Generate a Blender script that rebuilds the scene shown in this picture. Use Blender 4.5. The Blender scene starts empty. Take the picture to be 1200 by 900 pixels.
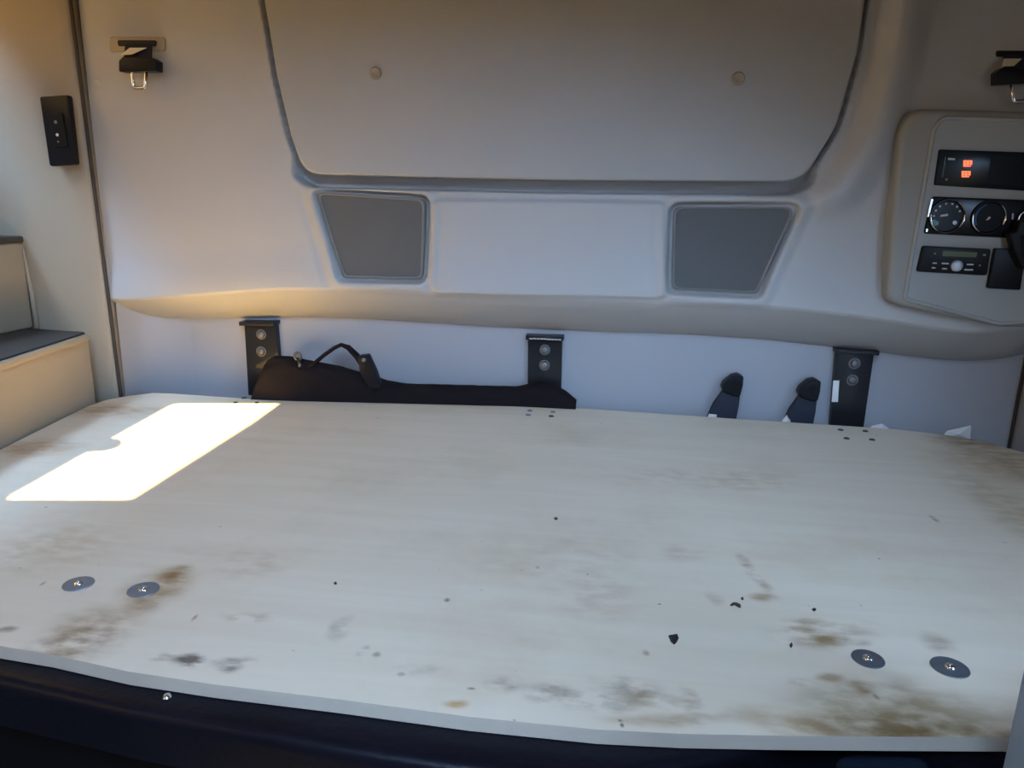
import bpy, bmesh, math, random
import numpy as np
from mathutils import Vector, Matrix
random.seed(4)
C = bpy.context.scene.collection
SC = bpy.context.scene

# ------------------------------------------------------------------ camera
FPX = 870.0
PITCH, YAW, ROLL = math.radians(13.9), math.radians(6.3), math.radians(1.3)
ZB = 0.62                                   # top of the plywood board
CAM = np.array([0.0, 0.0, ZB + 0.46])
_f = np.array([-math.sin(YAW)*math.cos(PITCH), math.cos(YAW)*math.cos(PITCH), -math.sin(PITCH)])
_r = np.cross(_f, [0, 0, 1]); _r /= np.linalg.norm(_r)
_u = np.cross(_r, _f)
R_ = _r*math.cos(ROLL) + _u*math.sin(ROLL)
U_ = -_r*math.sin(ROLL) + _u*math.cos(ROLL)
cd = bpy.data.cameras.new('camera'); cam = bpy.data.objects.new('camera', cd); C.objects.link(cam)
cd.sensor_width = 36; cd.lens = 36*FPX/1200; cd.clip_start = 0.02
cam.matrix_world = Matrix([[R_[0], U_[0], -_f[0], CAM[0]], [R_[1], U_[1], -_f[1], CAM[1]],
                           [R_[2], U_[2], -_f[2], CAM[2]], [0, 0, 0, 1]])
SC.camera = cam

def _ray(px, py): return _f*FPX + R_*(px-600) - U_*(py-450)
def onz(px, py, z):
    d = _ray(px, py); return Vector(CAM + d*((z-CAM[2])/d[2]))
def ony(px, py, y):
    d = _ray(px, py); return Vector(CAM + d*((y-CAM[1])/d[1]))
def onx(px, py, x):
    d = _ray(px, py); return Vector(CAM + d*((x-CAM[0])/d[0]))

# ------------------------------------------------------------------ world, sun, exposure
SC.view_settings.view_transform = 'Standard'; SC.view_settings.look = 'None'
SC.view_settings.gamma = 1; SC.view_settings.use_curve_mapping = False
SC.view_settings.exposure = 0.0
SKY_COL, SKY_S = (0.42, 0.64, 1.0, 1), 36.0
GND_COL, GND_S = (0.90, 0.54, 0.20, 1), 3.7
SUN_E, SUN_COL = 40.0, (1.0, 0.70, 0.21)
SUN_D = Vector((1.0, 0.25, -1.4))           # from the left sleeper window down to the board
w = bpy.data.worlds.new('daylight'); SC.world = w; w.use_nodes = True
nt = w.node_tree; nt.nodes.clear()
tc = nt.nodes.new('ShaderNodeTexCoord'); sx = nt.nodes.new('ShaderNodeSeparateXYZ')
nt.links.new(tc.outputs['Generated'], sx.inputs[0])
mr = nt.nodes.new('ShaderNodeMapRange'); mr.inputs[1].default_value = -0.06; mr.inputs[2].default_value = 0.06
# low sunny-side sky swapped for ground colour, added to warm the left light
mn = nt.nodes.new('ShaderNodeMath'); mn.operation = 'MINIMUM'; mn.inputs[1].default_value = 0; nt.links.new(sx.outputs[0], mn.inputs[0])
ma = nt.nodes.new('ShaderNodeMath'); ma.operation = 'MULTIPLY_ADD'; ma.inputs[1].default_value = 1.35
nt.links.new(mn.outputs[0], ma.inputs[0]); nt.links.new(sx.outputs[2], ma.inputs[2]); nt.links.new(ma.outputs[0], mr.inputs[0])
b1 = nt.nodes.new('ShaderNodeBackground'); b1.inputs[0].default_value = GND_COL; b1.inputs[1].default_value = GND_S
b2 = nt.nodes.new('ShaderNodeBackground'); b2.inputs[0].default_value = SKY_COL; b2.inputs[1].default_value = SKY_S
mx = nt.nodes.new('ShaderNodeMixShader'); ou = nt.nodes.new('ShaderNodeOutputWorld')
nt.links.new(mr.outputs[0], mx.inputs[0]); nt.links.new(b1.outputs[0], mx.inputs[1]); nt.links.new(b2.outputs[0], mx.inputs[2])
nt.links.new(mx.outputs[0], ou.inputs[0])
sl = bpy.data.lights.new('sun', 'SUN'); sl.energy = SUN_E; sl.color = SUN_COL; sl.angle = math.radians(0.5)
so = bpy.data.objects.new('sun', sl); C.objects.link(so); so.location = (-3, 0, 4)
so.rotation_euler = SUN_D.to_track_quat('-Z', 'Y').to_euler()
# cab dimensions
XL, XR, YF, YW, ZC = -1.42, 1.16, -0.70, 1.70, 2.80
def portal(loc, direction, sx_, sy_):        # sampling portals lying in the window openings
    l = bpy.data.lights.new('window_portal', 'AREA'); l.shape = 'RECTANGLE'; l.size = sx_; l.size_y = sy_
    l.cycles.is_portal = True
    o = bpy.data.objects.new('window_portal', l); C.objects.link(o); o.location = loc
    o.rotation_euler = Vector(direction).to_track_quat('-Z', 'Z').to_euler()
FW = (-0.85, 0.45, 1.75, 2.70)                # high front window, added to shape the daylight; x0 x1 z0 z1
DW = (-0.62, 0.02, 0.86, 1.34)              # low door windows, added for warm light on the rear wall; y0 y1 z0 z1
portal(((FW[0]+FW[1])/2, YF-0.01, (FW[2]+FW[3])/2), (0, 1, 0), FW[1]-FW[0], FW[3]-FW[2])
portal((XL-0.01, (DW[0]+DW[1])/2, (DW[2]+DW[3])/2), (1, 0, 0), DW[1]-DW[0], DW[3]-DW[2])
portal((XR+0.01, (DW[0]+DW[1])/2, (DW[2]+DW[3])/2), (-1, 0, 0), DW[1]-DW[0], DW[3]-DW[2])
portal((XL-0.01, 1.10, 1.48), (1, 0, 0), 0.62, 0.44)

# ------------------------------------------------------------------ materials
def mat(name, col, rough=0.6, metal=0.0, noise=0.0, nscale=20, bump=0.0, bscale=200, emit=None, spec=0.5, coat=0.0):
    m = bpy.data.materials.new(name); m.use_nodes = True; t = m.node_tree; b = t.nodes['Principled BSDF']
    b.inputs['Base Color'].default_value = (*col, 1); b.inputs['Roughness'].default_value = rough
    b.inputs['Metallic'].default_value = metal; b.inputs['Specular IOR Level'].default_value = spec
    b.inputs['Coat Weight'].default_value = coat
    co = t.nodes.new('ShaderNodeTexCoord')
    if noise:
        n = t.nodes.new('ShaderNodeTexNoise'); n.inputs['Scale'].default_value = nscale; n.inputs['Detail'].default_value = 5
        t.links.new(co.outputs['Object'], n.inputs['Vector'])
        r = t.nodes.new('ShaderNodeMapRange'); r.inputs[3].default_value = 1-noise; r.inputs[4].default_value = 1+noise
        t.links.new(n.outputs['Fac'], r.inputs[0])
        v = t.nodes.new('ShaderNodeMix'); v.data_type = 'RGBA'; v.blend_type = 'MULTIPLY'; v.inputs[0].default_value = 1
        v.inputs[6].default_value = (*col, 1); t.links.new(r.outputs[0], v.inputs[7]); t.links.new(v.outputs[2], b.inputs['Base Color'])
    if bump:
        n2 = t.nodes.new('ShaderNodeTexNoise'); n2.inputs['Scale'].default_value = bscale; n2.inputs['Detail'].default_value = 3
        t.links.new(co.outputs['Object'], n2.inputs['Vector'])
        bp = t.nodes.new('ShaderNodeBump'); bp.inputs['Strength'].default_value = bump; bp.inputs['Distance'].default_value = 0.002
        t.links.new(n2.outputs['Fac'], bp.inputs['Height']); t.links.new(bp.outputs[0], b.inputs['Normal'])
    if emit:
        b.inputs['Emission Color'].default_value = (*emit[0], 1); b.inputs['Emission Strength'].default_value = emit[1]
    return m
M = {
 'vinyl': mat('vinyl', (0.43, 0.415, 0.395), 0.62, noise=0.05, nscale=3, bump=0.25, bscale=380),
 'vinyl_low': mat('vinyl_low', (0.37, 0.37, 0.385), 0.6, noise=0.04, nscale=4, bump=0.2, bscale=380),
 'fabric': mat('fabric', (0.39, 0.38, 0.36), 0.85, noise=0.06, nscale=3, bump=0.35, bscale=500),
 'plastic': mat('plastic', (0.33, 0.275, 0.20), 0.5, noise=0.05, nscale=5, bump=0.15, bscale=300),
 'dark_top': mat('dark_top', (0.045, 0.038, 0.032), 0.6, noise=0.2, nscale=8, bump=0.2, bscale=200),
 'console': mat('console', (0.30, 0.285, 0.25), 0.5, noise=0.03, nscale=6, bump=0.12, bscale=500),
 'console_face': mat('console_face', (0.33, 0.335, 0.31), 0.45, noise=0.03, nscale=6),
 'grille': mat('grille', (0.115, 0.115, 0.112), 0.8, noise=0.08, nscale=6, bump=0.6, bscale=900),
 'black': mat('black', (0.012, 0.012, 0.014), 0.35, noise=0.2, nscale=20, spec=0.13),
 'black_metal': mat('black_metal', (0.018, 0.018, 0.02), 0.34, metal=0.0, noise=0.25, nscale=15, coat=0.3, spec=0.13),
 'black_cloth': mat('black_cloth', (0.012, 0.009, 0.010), 0.85, noise=0.3, nscale=30, bump=0.8, bscale=300, spec=0.13),
 'webbing': mat('webbing', (0.03, 0.035, 0.05), 0.6, noise=0.2, nscale=60, bump=0.5, bscale=500, spec=0.13),
 'glossy_black': mat('glossy_black', (0.005, 0.006, 0.008), 0.22, spec=0.2),
 'screen': mat('screen', (0.008, 0.014, 0.016), 0.2, spec=0.13),
 'rail': mat('rail', (0.006, 0.006, 0.010), 0.38, noise=0.4, nscale=12, bump=0.3, bscale=120, spec=0.13),
 'base': mat('base', (0.004, 0.004, 0.006), 0.6, noise=0.3, nscale=8, spec=0.13),
 'chrome': mat('chrome', (0.75, 0.76, 0.78), 0.15, metal=1),
 'zinc': mat('zinc', (0.24, 0.26, 0.30), 0.38, metal=0.45, noise=0.25, nscale=60),
 'steel_dark': mat('steel_dark', (0.10, 0.10, 0.105), 0.4, metal=1, noise=0.2, nscale=80),
 'bolt_head': mat('bolt_head', (0.17, 0.17, 0.17), 0.45, metal=0.6),
 'white': mat('white', (0.78, 0.78, 0.74), 0.5, noise=0.04, nscale=40),
 'tag': mat('tag', (0.88, 0.78, 0.55), 0.6, noise=0.08, nscale=40),
 'orange_led': mat('orange_led', (0.9, 0.2, 0.05), 0.5, emit=((1.0, 0.22, 0.10), 1.2)),
 'green_led': mat('green_led', (0.02, 0.03, 0.003), 0.4, emit=((0.16, 0.22, 0.0), 0.07)),
 'mark': mat('mark', (0.55, 0.57, 0.58), 0.5),
 'mark_dim': mat('mark_dim', (0.16, 0.17, 0.17), 0.5),
 'mark_blue': mat('mark_blue', (0.03, 0.10, 0.30), 0.4),
 'teal': mat('teal', (0.10, 0.35, 0.36), 0.4),
 'silver': mat('silver', (0.5, 0.53, 0.6), 0.35, metal=0.3),
 'debris': mat('debris', (0.012, 0.012, 0.014), 0.7, noise=0.3, nscale=200),
 'debris_brown': mat('debris_brown', (0.05, 0.03, 0.015), 0.8, noise=0.3, nscale=200),
 'cab_grey': mat('cab_grey', (0.30, 0.29, 0.27), 0.7, noise=0.06, nscale=3),
 'ceiling': mat('ceiling', (0.26, 0.235, 0.20), 0.9, noise=0.06, nscale=3),
 'floor': mat('floor', (0.05, 0.048, 0.045), 0.8, noise=0.2, nscale=10),
 'rubber': mat('rubber', (0.01, 0.01, 0.01), 0.6, spec=0.13),
}
def dusty():
    m = mat('worn_blue_grey', (0.20, 0.25, 0.30), 0.5)
    t = m.node_tree; b = t.nodes['Principled BSDF']; co = t.nodes.new('ShaderNodeTexCoord')
    n = t.nodes.new('ShaderNodeTexNoise'); n.inputs['Scale'].default_value = 40; n.inputs['Detail'].default_value = 4
    t.links.new(co.outputs['Object'], n.inputs['Vector'])
    r = t.nodes.new('ShaderNodeValToRGB'); r.color_ramp.elements[0].position = 0.33; r.color_ramp.elements[1].position = 0.42
    r.color_ramp.elements[0].color = (0.015, 0.02, 0.06, 1); r.color_ramp.elements[1].color = (0.20, 0.25, 0.30, 1)
    t.links.new(n.outputs['Fac'], r.inputs[0]); t.links.new(r.outputs[0], b.inputs['Base Color'])
    return m
M['worn'] = dusty()

def board_material():
    m = bpy.data.materials.new('birch_plywood'); m.use_nodes = True; t = m.node_tree; b = t.nodes['Principled BSDF']
    L = t.links.new; co = t.nodes.new('ShaderNodeTexCoord')
    mp = t.nodes.new('ShaderNodeMapping'); mp.inputs['Scale'].default_value = (1.2, 14, 1); L(co.outputs['Object'], mp.inputs[0])
    n = t.nodes.new('ShaderNodeTexNoise'); n.inputs['Scale'].default_value = 2.5; n.inputs['Detail'].default_value = 6; n.inputs['Distortion'].default_value = 0.6
    L(mp.outputs[0], n.inputs['Vector'])
    r = t.nodes.new('ShaderNodeValToRGB'); r.color_ramp.elements[0].position = 0.3; r.color_ramp.elements[1].position = 0.7
    r.color_ramp.elements[0].color = (0.75, 0.635, 0.48, 1); r.color_ramp.elements[1].color = (0.80, 0.695, 0.545, 1)
    L(n.outputs['Fac'], r.inputs[0]); cur = r.outputs[0]
    # soft grime all over
    n2 = t.nodes.new('ShaderNodeTexNoise'); n2.inputs['Scale'].default_value = 4.5; n2.inputs['Detail'].default_value = 7; n2.inputs['Roughness'].default_value = 0.65
    L(co.outputs['Object'], n2.inputs['Vector'])
    def layer(fac, col, amt):
        nonlocal cur
        k = t.nodes.new('ShaderNodeMath'); k.operation = 'MULTIPLY'; k.inputs[1].default_value = amt; k.use_clamp = True; L(fac, k.inputs[0])
        x = t.nodes.new('ShaderNodeMix'); x.data_type = 'RGBA'; x.blend_type = 'MULTIPLY'; x.inputs[7].default_value = (*col, 1)
        L(k.outputs[0], x.inputs[0]); L(cur, x.inputs[6]); cur = x.outputs[2]
    q = t.nodes.new('ShaderNodeMapRange'); q.inputs[1].default_value = 0.5; q.inputs[2].default_value = 0.75; L(n2.outputs['Fac'], q.inputs[0])
    layer(q.outputs[0], (0.86, 0.82, 0.76), 0.8)
    # fine streak noise that breaks the stains up
    mp3 = t.nodes.new('ShaderNodeMapping'); mp3.inputs['Scale'].default_value = (18, 34, 1); L(co.outputs['Object'], mp3.inputs[0])
    n3 = t.nodes.new('ShaderNodeTexNoise'); n3.inputs['Scale'].default_value = 1.6; n3.inputs['Detail'].default_value = 5; L(mp3.outputs[0], n3.inputs['Vector'])
    br = t.nodes.new('ShaderNodeMapRange'); br.inputs[1].default_value = 0.40; br.inputs[2].default_value = 0.62; L(n3.outputs['Fac'], br.inputs[0])
    br2 = t.nodes.new('ShaderNodeMapRange'); br2.inputs[1].default_value = 0.2; br2.inputs[2].default_value = 0.6; L(n3.outputs['Fac'], br2.inputs[0])
    wob = t.nodes.new('ShaderNodeTexNoise'); wob.inputs['Scale'].default_value = 9; wob.inputs['Detail'].default_value = 3; L(co.outputs['Object'], wob.inputs['Vector'])
    ws = t.nodes.new('ShaderNodeVectorMath'); ws.operation = 'MULTIPLY_ADD'; ws.inputs[1].default_value = (0.05, 0.05, 0); ws.inputs[2].default_value = (-0.025, -0.025, 0)
    L(wob.outputs['Color'], ws.inputs[0])
    wa = t.nodes.new('ShaderNodeVectorMath'); wa.operation = 'ADD'; L(co.outputs['Object'], wa.inputs[0]); L(ws.outputs[0], wa.inputs[1])
    # (pixel x, y, half width px, half height px, colour, amount, broken?)
    S = [(222, 774, 26, 9, (0.22, 0.20, 0.20), 1.5, 1), (268, 776, 24, 9, (0.30, 0.28, 0.27), 1.2, 1), (190, 772, 22, 6, (0.45, 0.42, 0.38), 1.0, 1),
         (95, 745, 60, 22, (0.50, 0.42, 0.36), 1.0, 1), (70, 765, 55, 10, (0.55, 0.47, 0.38), 1.0, 0), (110, 725, 60, 20, (0.62, 0.54, 0.46), 0.9, 0),
         (185, 685, 50, 22, (0.60, 0.49, 0.36), 1.2, 0), (205, 672, 22, 12, (0.50, 0.36, 0.22), 1.0, 0), (170, 708, 30, 16, (0.62, 0.50, 0.40), 0.9, 0),
         (8, 735, 12, 5, (0.4, 0.36, 0.3), 1, 0), (290, 722, 30, 8, (0.70, 0.60, 0.52), 1.0, 1), (398, 735, 14, 16, (0.6, 0.58, 0.56), 0.9, 1),
         (421, 764, 8, 9, (0.45, 0.42, 0.38), 1.2, 1), (441, 767, 6, 4, (0.5, 0.45, 0.4), 1.2, 0), (490, 785, 40, 10, (0.72, 0.70, 0.68), 0.9, 1),
         (600, 803, 26, 12, (0.60, 0.57, 0.54), 1.2, 1), (650, 818, 36, 14, (0.58, 0.55, 0.52), 1.3, 1), (700, 823, 44, 12, (0.58, 0.55, 0.52), 1.3, 1),
         (735, 805, 40, 14, (0.58, 0.55, 0.53), 1.3, 1), (760, 822, 40, 12, (0.60, 0.52, 0.42), 1.2, 1), (537, 826, 18, 5, (0.72, 0.50, 0.28), 1.2, 0),
         (780, 845, 90, 8, (0.66, 0.55, 0.42), 1.0, 0), (700, 700, 60, 30, (0.85, 0.80, 0.76), 0.8, 1), (660, 660, 120, 40, (0.90, 0.87, 0.84), 0.8, 1),
         (960, 747, 26, 9, (0.55, 0.46, 0.34), 1.2, 0), (940, 742, 50, 18, (0.70, 0.62, 0.52), 1.0, 1), (1000, 748, 22, 5, (0.50, 0.42, 0.32), 1.2, 0),
         (975, 735, 60, 12, (0.70, 0.64, 0.56), 1.0, 1), (878, 670, 10, 26, (0.60, 0.48, 0.38), 1.0, 1), (888, 698, 16, 5, (0.6, 0.48, 0.36), 1.2, 0),
         (842, 703, 10, 8, (0.75, 0.68, 0.6), 1.2, 0), (972, 793, 16, 8, (0.62, 0.52, 0.40), 1.2, 0), (1008, 805, 18, 10, (0.58, 0.49, 0.38), 1.3, 0),
         (940, 802, 22, 5, (0.7, 0.58, 0.45), 1.0, 1), (808, 828, 14, 28, (0.6, 0.52, 0.44), 1.0, 1), (1108, 755, 20, 12, (0.60, 0.54, 0.50), 1.0, 0),
         (1060, 840, 150, 50, (0.50, 0.44, 0.34), 1.1, 0), (1070, 862, 130, 26, (0.45, 0.38, 0.28), 1.1, 0), (920, 845, 90, 16, (0.68, 0.58, 0.44), 1.0, 0),  # front right corner: dirt, with the shade there also put into the colour
         (1145, 515, 60, 8, (0.45, 0.37, 0.27), 1.1, 0), (1180, 540, 70, 30, (0.60, 0.53, 0.42), 1.0, 0), (1190, 600, 50, 60, (0.72, 0.66, 0.56), 1.0, 0),
         (120, 480, 90, 8, (0.62, 0.50, 0.38), 1.0, 0), (40, 525, 60, 10, (0.60, 0.48, 0.36), 1.0, 0), (60, 640, 90, 30, (0.80, 0.74, 0.66), 0.8, 1),
         (790, 560, 120, 14, (0.88, 0.84, 0.8), 0.8, 1), (800, 650, 30, 10, (0.8, 0.74, 0.68), 0.8, 1), (300, 660, 50, 20, (0.84, 0.78, 0.72), 0.8, 1),
         (880, 560, 60, 20, (0.86, 0.82, 0.78), 0.8, 1), (1095, 608, 4, 4, (0.4, 0.36, 0.32), 1.3, 0), (470, 790, 6, 3, (0.5, 0.45, 0.4), 1.2, 0),
         (524, 703, 4, 3, (0.3, 0.25, 0.2), 1.3, 0), (552, 807, 6, 2, (0.4, 0.36, 0.3), 1.3, 0), (570, 847, 14, 2, (0.2, 0.18, 0.16), 1.3, 0),
         (729, 850, 3, 3, (0.2, 0.18, 0.16), 1.4, 0), (1027, 817, 4, 4, (0.3, 0.26, 0.2), 1.4, 0), (757, 765, 5, 4, (0.6, 0.5, 0.4), 1.2, 0),
         (50, 684+0, 3, 3, (0.6, 0.5, 0.4), 1.0, 0), (228, 724, 3, 4, (0.5, 0.42, 0.34), 1.1, 0), (630, 665, 3, 2, (0.4, 0.36, 0.3), 1.0, 0)]
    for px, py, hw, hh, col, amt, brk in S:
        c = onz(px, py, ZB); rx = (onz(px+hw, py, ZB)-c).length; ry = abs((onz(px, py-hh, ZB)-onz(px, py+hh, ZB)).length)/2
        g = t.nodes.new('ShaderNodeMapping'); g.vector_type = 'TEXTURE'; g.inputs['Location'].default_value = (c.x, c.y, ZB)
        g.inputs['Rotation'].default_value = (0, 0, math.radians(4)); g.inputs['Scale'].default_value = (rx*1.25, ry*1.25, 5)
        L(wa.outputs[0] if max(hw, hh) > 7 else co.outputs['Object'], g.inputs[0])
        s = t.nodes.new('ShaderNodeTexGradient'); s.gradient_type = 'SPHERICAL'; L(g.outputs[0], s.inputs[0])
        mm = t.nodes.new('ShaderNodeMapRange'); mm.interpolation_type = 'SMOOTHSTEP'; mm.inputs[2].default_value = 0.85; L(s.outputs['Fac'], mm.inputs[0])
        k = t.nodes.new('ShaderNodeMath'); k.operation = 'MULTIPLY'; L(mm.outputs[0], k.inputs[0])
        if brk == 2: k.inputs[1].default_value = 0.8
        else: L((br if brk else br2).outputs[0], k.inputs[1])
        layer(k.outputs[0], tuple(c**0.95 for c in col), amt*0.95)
    # tiny dark specks
    vo = t.nodes.new('ShaderNodeTexNoise'); vo.inputs['Scale'].default_value = 85; vo.inputs['Detail'].default_value = 1; L(co.outputs['Object'], vo.inputs['Vector'])
    vr = t.nodes.new('ShaderNodeMapRange'); vr.inputs[1].default_value = 0.80; vr.inputs[2].default_value = 0.84; L(vo.outputs['Fac'], vr.inputs[0])
    layer(vr.outputs[0], (0.4, 0.34, 0.28), 0.8)
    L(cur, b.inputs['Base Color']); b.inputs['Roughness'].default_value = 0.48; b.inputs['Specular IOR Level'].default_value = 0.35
    bp = t.nodes.new('ShaderNodeBump'); bp.inputs['Strength'].default_value = 0.12; bp.inputs['Distance'].default_value = 0.001
    L(n.outputs['Fac'], bp.inputs['Height']); L(bp.outputs[0], b.inputs['Normal'])
    return m
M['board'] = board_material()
M['ply_edge'] = mat('ply_edge', (0.54, 0.47, 0.38), 0.5, noise=0.08, nscale=40)

# ------------------------------------------------------------------ helpers
def tag(o, label=None, cat=None, group=None, kind=None):
    if label: o['label'] = label
    if cat: o['category'] = cat
    if group: o['group'] = group
    if kind: o['kind'] = kind
    return o
def thing(name, label, cat, loc=(0, 0, 0), group=None):
    o = bpy.data.objects.new(name, None); C.objects.link(o); o.location = loc; o.empty_display_size = 0.05
    return tag(o, label, cat, group)
def obj(name, bm, m, parent=None, smooth=False, angle=None):
    me = bpy.data.meshes.new(name)
    bmesh.ops.recalc_face_normals(bm, faces=bm.faces)
    bm.to_mesh(me); bm.free()
    for mm in (m if isinstance(m, (list, tuple)) else [m]): me.materials.append(mm)
    o = bpy.data.objects.new(name, me); C.objects.link(o)
    if smooth:
        me.polygons.foreach_set('use_smooth', [True]*len(me.polygons))
        if angle:
            for e in me.edges: pass
            me.set_sharp_from_angle(angle=math.radians(angle))
    if parent:
        o.parent = parent; o.matrix_parent_inverse = Matrix.Translation(-world_loc(parent))
    return o
def world_loc(p):
    v = Vector(p.location)
    if p.parent: return Vector((0, 0, 0)) if p.type == 'MESH' else v
    return v
def box(bm, x0, x1, y0, y1, z0, z1, bevel=0.0, seg=3):
    g = bmesh.ops.create_cube(bm, size=1, matrix=Matrix.Translation(((x0+x1)/2, (y0+y1)/2, (z0+z1)/2)) @ Matrix.Diagonal((x1-x0, y1-y0, z1-z0, 1)))
    if bevel:
        es = list({e for v in g['verts'] for e in v.link_edges})
        bmesh.ops.bevel(bm, geom=es, offset=bevel, segments=seg, affect='EDGES', profile=0.5)
    return bm
def rpoly(pts, r, n=5):
    """polygon of 2-D points with corners rounded to radius r (a number or one per corner)"""
    out = []; N = len(pts)
    for i in range(N):
        p = Vector(pts[i]); a = Vector(pts[i-1])-p; b = Vector(pts[(i+1) % N])-p
        rr = r[i] if isinstance(r, (list, tuple)) else r
        if rr <= 0: out.append(tuple(p)); continue
        th = a.angle(b); d = min(rr/math.tan(th/2), a.length*0.49, b.length*0.49)
        s = p+a.normalized()*d; e = p+b.normalized()*d
        for k in range(n+1):
            t = k/n; out.append(tuple(s*(1-t)**2 + p*2*t*(1-t) + e*t*t))
    return out
def prism(bm, pts3, ext, bevel=0.0, seg=2, mi=0, back_bevel=False):
    """closed solid: polygon pts3 is the FRONT face, swept by ext"""
    f = [bm.verts.new(p) for p in pts3]; e = Vector(ext); k = [bm.verts.new(Vector(p)+e) for p in pts3]
    ff = bm.faces.new(f); bb = bm.faces.new(k[::-1]); fs = [ff, bb]
    n = len(f)
    for i in range(n): fs.append(bm.faces.new((f[i], k[i], k[(i+1) % n], f[(i+1) % n])))
    for q in fs: q.material_index = mi
    bm.normal_update()
    if bevel:
        bmesh.ops.bevel(bm, geom=list(ff.edges)+(list(bb.edges) if back_bevel else []), offset=bevel, segments=seg, affect='EDGES', profile=0.6, clamp_overlap=True)
    return bm
def plate_holes(bm, outer, holes, mp, ext):
    """flat plate with holes in it; outer/holes 2-D loops, mp maps 2-D -> 3-D, ext thickness vector"""
    for sgn in (0, 1):
        es = []
        for lp in [outer]+holes:
            vs = [bm.verts.new(Vector(mp(*p))+Vector(ext)*sgn) for p in lp]
            es += [bm.edges.new((vs[i], vs[(i+1) % len(vs)])) for i in range(len(vs))]
        bmesh.ops.triangle_fill(bm, use_beauty=True, edges=es)
    for lp in [outer]+holes:
        a = [Vector(mp(*p)) for p in lp]
        for i in range(len(a)):
            j = (i+1) % len(a)
            bm.faces.new([bm.verts.new(v) for v in (a[i], a[j], a[j]+Vector(ext), a[i]+Vector(ext))])
    bmesh.ops.remove_doubles(bm, verts=bm.verts, dist=1e-5)
    return bm
def tube(bm, pts, r, n=10, closed=False, sx_=1.0, up=None):
    pts = [Vector(p) for p in pts]; N = len(pts); rings = []
    up = Vector(up) if up else Vector((0, 1, 0))
    for i, p in enumerate(pts):
        a = pts[i-1] if (i > 0 or closed) else p; b = pts[(i+1) % N] if (i < N-1 or closed) else p
        t = (b-a).normalized(); u = up-t*up.dot(t)
        if u.length < 1e-4: u = Vector((1, 0, 0))-t*t.x
        u.normalize(); v = t.cross(u); rr = r[i] if isinstance(r, (list, tuple)) else r
        rings.append([bm.verts.new(p+(u*math.cos(q)*sx_+v*math.sin(q))*rr) for q in [2*math.pi*k/n for k in range(n)]])
    for i in range(N if closed else N-1):
        A, B = rings[i], rings[(i+1) % N]
        for k in range(n): bm.faces.new((A[k], A[(k+1) % n], B[(k+1) % n], B[k]))
    if not closed: bm.faces.new(rings[0][::-1]); bm.faces.new(rings[-1])
    return bm
def lathe(bm, prof, centre, axis, n=28):
    """prof = [(radius, height)], height along axis"""
    c = Vector(centre); ax = Vector(axis).normalized(); u = ax.orthogonal().normalized(); v = ax.cross(u); rings = []
    for r, h in prof:
        if r < 1e-6: rings.append([bm.verts.new(c+ax*h)])
        else: rings.append([bm.verts.new(c+ax*h+(u*math.cos(q)+v*math.sin(q))*r) for q in [2*math.pi*k/n for k in range(n)]])
    for A, B in zip(rings, rings[1:]):
        for k in range(n):
            j = (k+1) % n
            if len(A) == 1 and len(B) == 1: continue
            if len(A) == 1: bm.faces.new((A[0], B[k], B[j]))
            elif len(B) == 1: bm.faces.new((A[k], A[j], B[0]))
            else: bm.faces.new((A[k], A[j], B[j], B[k]))
    return bm
def NB(): return bmesh.new()
def wp(pts, y):                              # pixels -> 2-D (x, z) on the plane at distance y
    return [(ony(a, b, y).x, ony(a, b, y).z) for a, b in pts]
def lift(pts2, y): return [(x, y, z) for x, z in pts2]

# ------------------------------------------------------------------ setting: shell of the cab
Y0 = YW-0.13                                 # front plane of the moulded rear panel
bm = NB(); box(bm, XL, XR, YW, YW+0.03, 0, ZC); tag(obj('wall_back', bm, M['vinyl_low']), kind='structure')
bm = NB(); box(bm, XL-0.03, XR+0.03, YF-0.03, YW+0.03, -0.03, 0); tag(obj('floor', bm, M['floor']), kind='structure')
bm = NB(); box(bm, XL-0.03, XR+0.03, YF-0.03, YW+0.03, ZC, ZC+0.012)
tag(obj('ceiling', bm, M['ceiling']), kind='structure')
# left wall with added door window and the small sleeper window whose light falls on the board
def back_to_wall(px, py):
    p = onz(px, py, ZB); t = (p.x-XL)/SUN_D.x; q = p-SUN_D*t; return (q.y, q.z)
win = [back_to_wall(*p) for p in [(3, 586), (178, 586), (333, 473), (203, 473)]]
winr = rpoly(win, [0.03, 0.035, 0.012, 0.02], 6)
dwl = rpoly([(DW[0], DW[2]), (DW[1], DW[2]), (DW[1], DW[3]), (DW[0]+0.12, DW[3])], 0.05)
bm = NB(); plate_holes(bm, [(YF, 0), (YW+0.03, 0), (YW+0.03, ZC), (YF, ZC)], [winr, dwl], lambda a, b: (XL, a, b), (-0.012, 0, 0))
tag(obj('wall_left', bm, M['plastic']), kind='structure')
bm = NB(); plate_holes(bm, [(YF, 0), (YW+0.03, 0), (YW+0.03, ZC), (YF, ZC)], [dwl], lambda a, b: (XR, a, b), (0.012, 0, 0))
tag(obj('wall_right', bm, M['vinyl_low']), kind='structure')
fwl = rpoly([(FW[0], FW[2]), (FW[1], FW[2]), (FW[1]-0.05, FW[3]), (FW[0]+0.05, FW[3])], 0.08)
bm = NB(); plate_holes(bm, [(XL, 0), (XR, 0), (XR, ZC), (XL, ZC)], [fwl], lambda a, b: (a, YF, b), (0, -0.012, 0))
tag(obj('wall_front', bm, M['cab_grey']), kind='structure')
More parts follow.
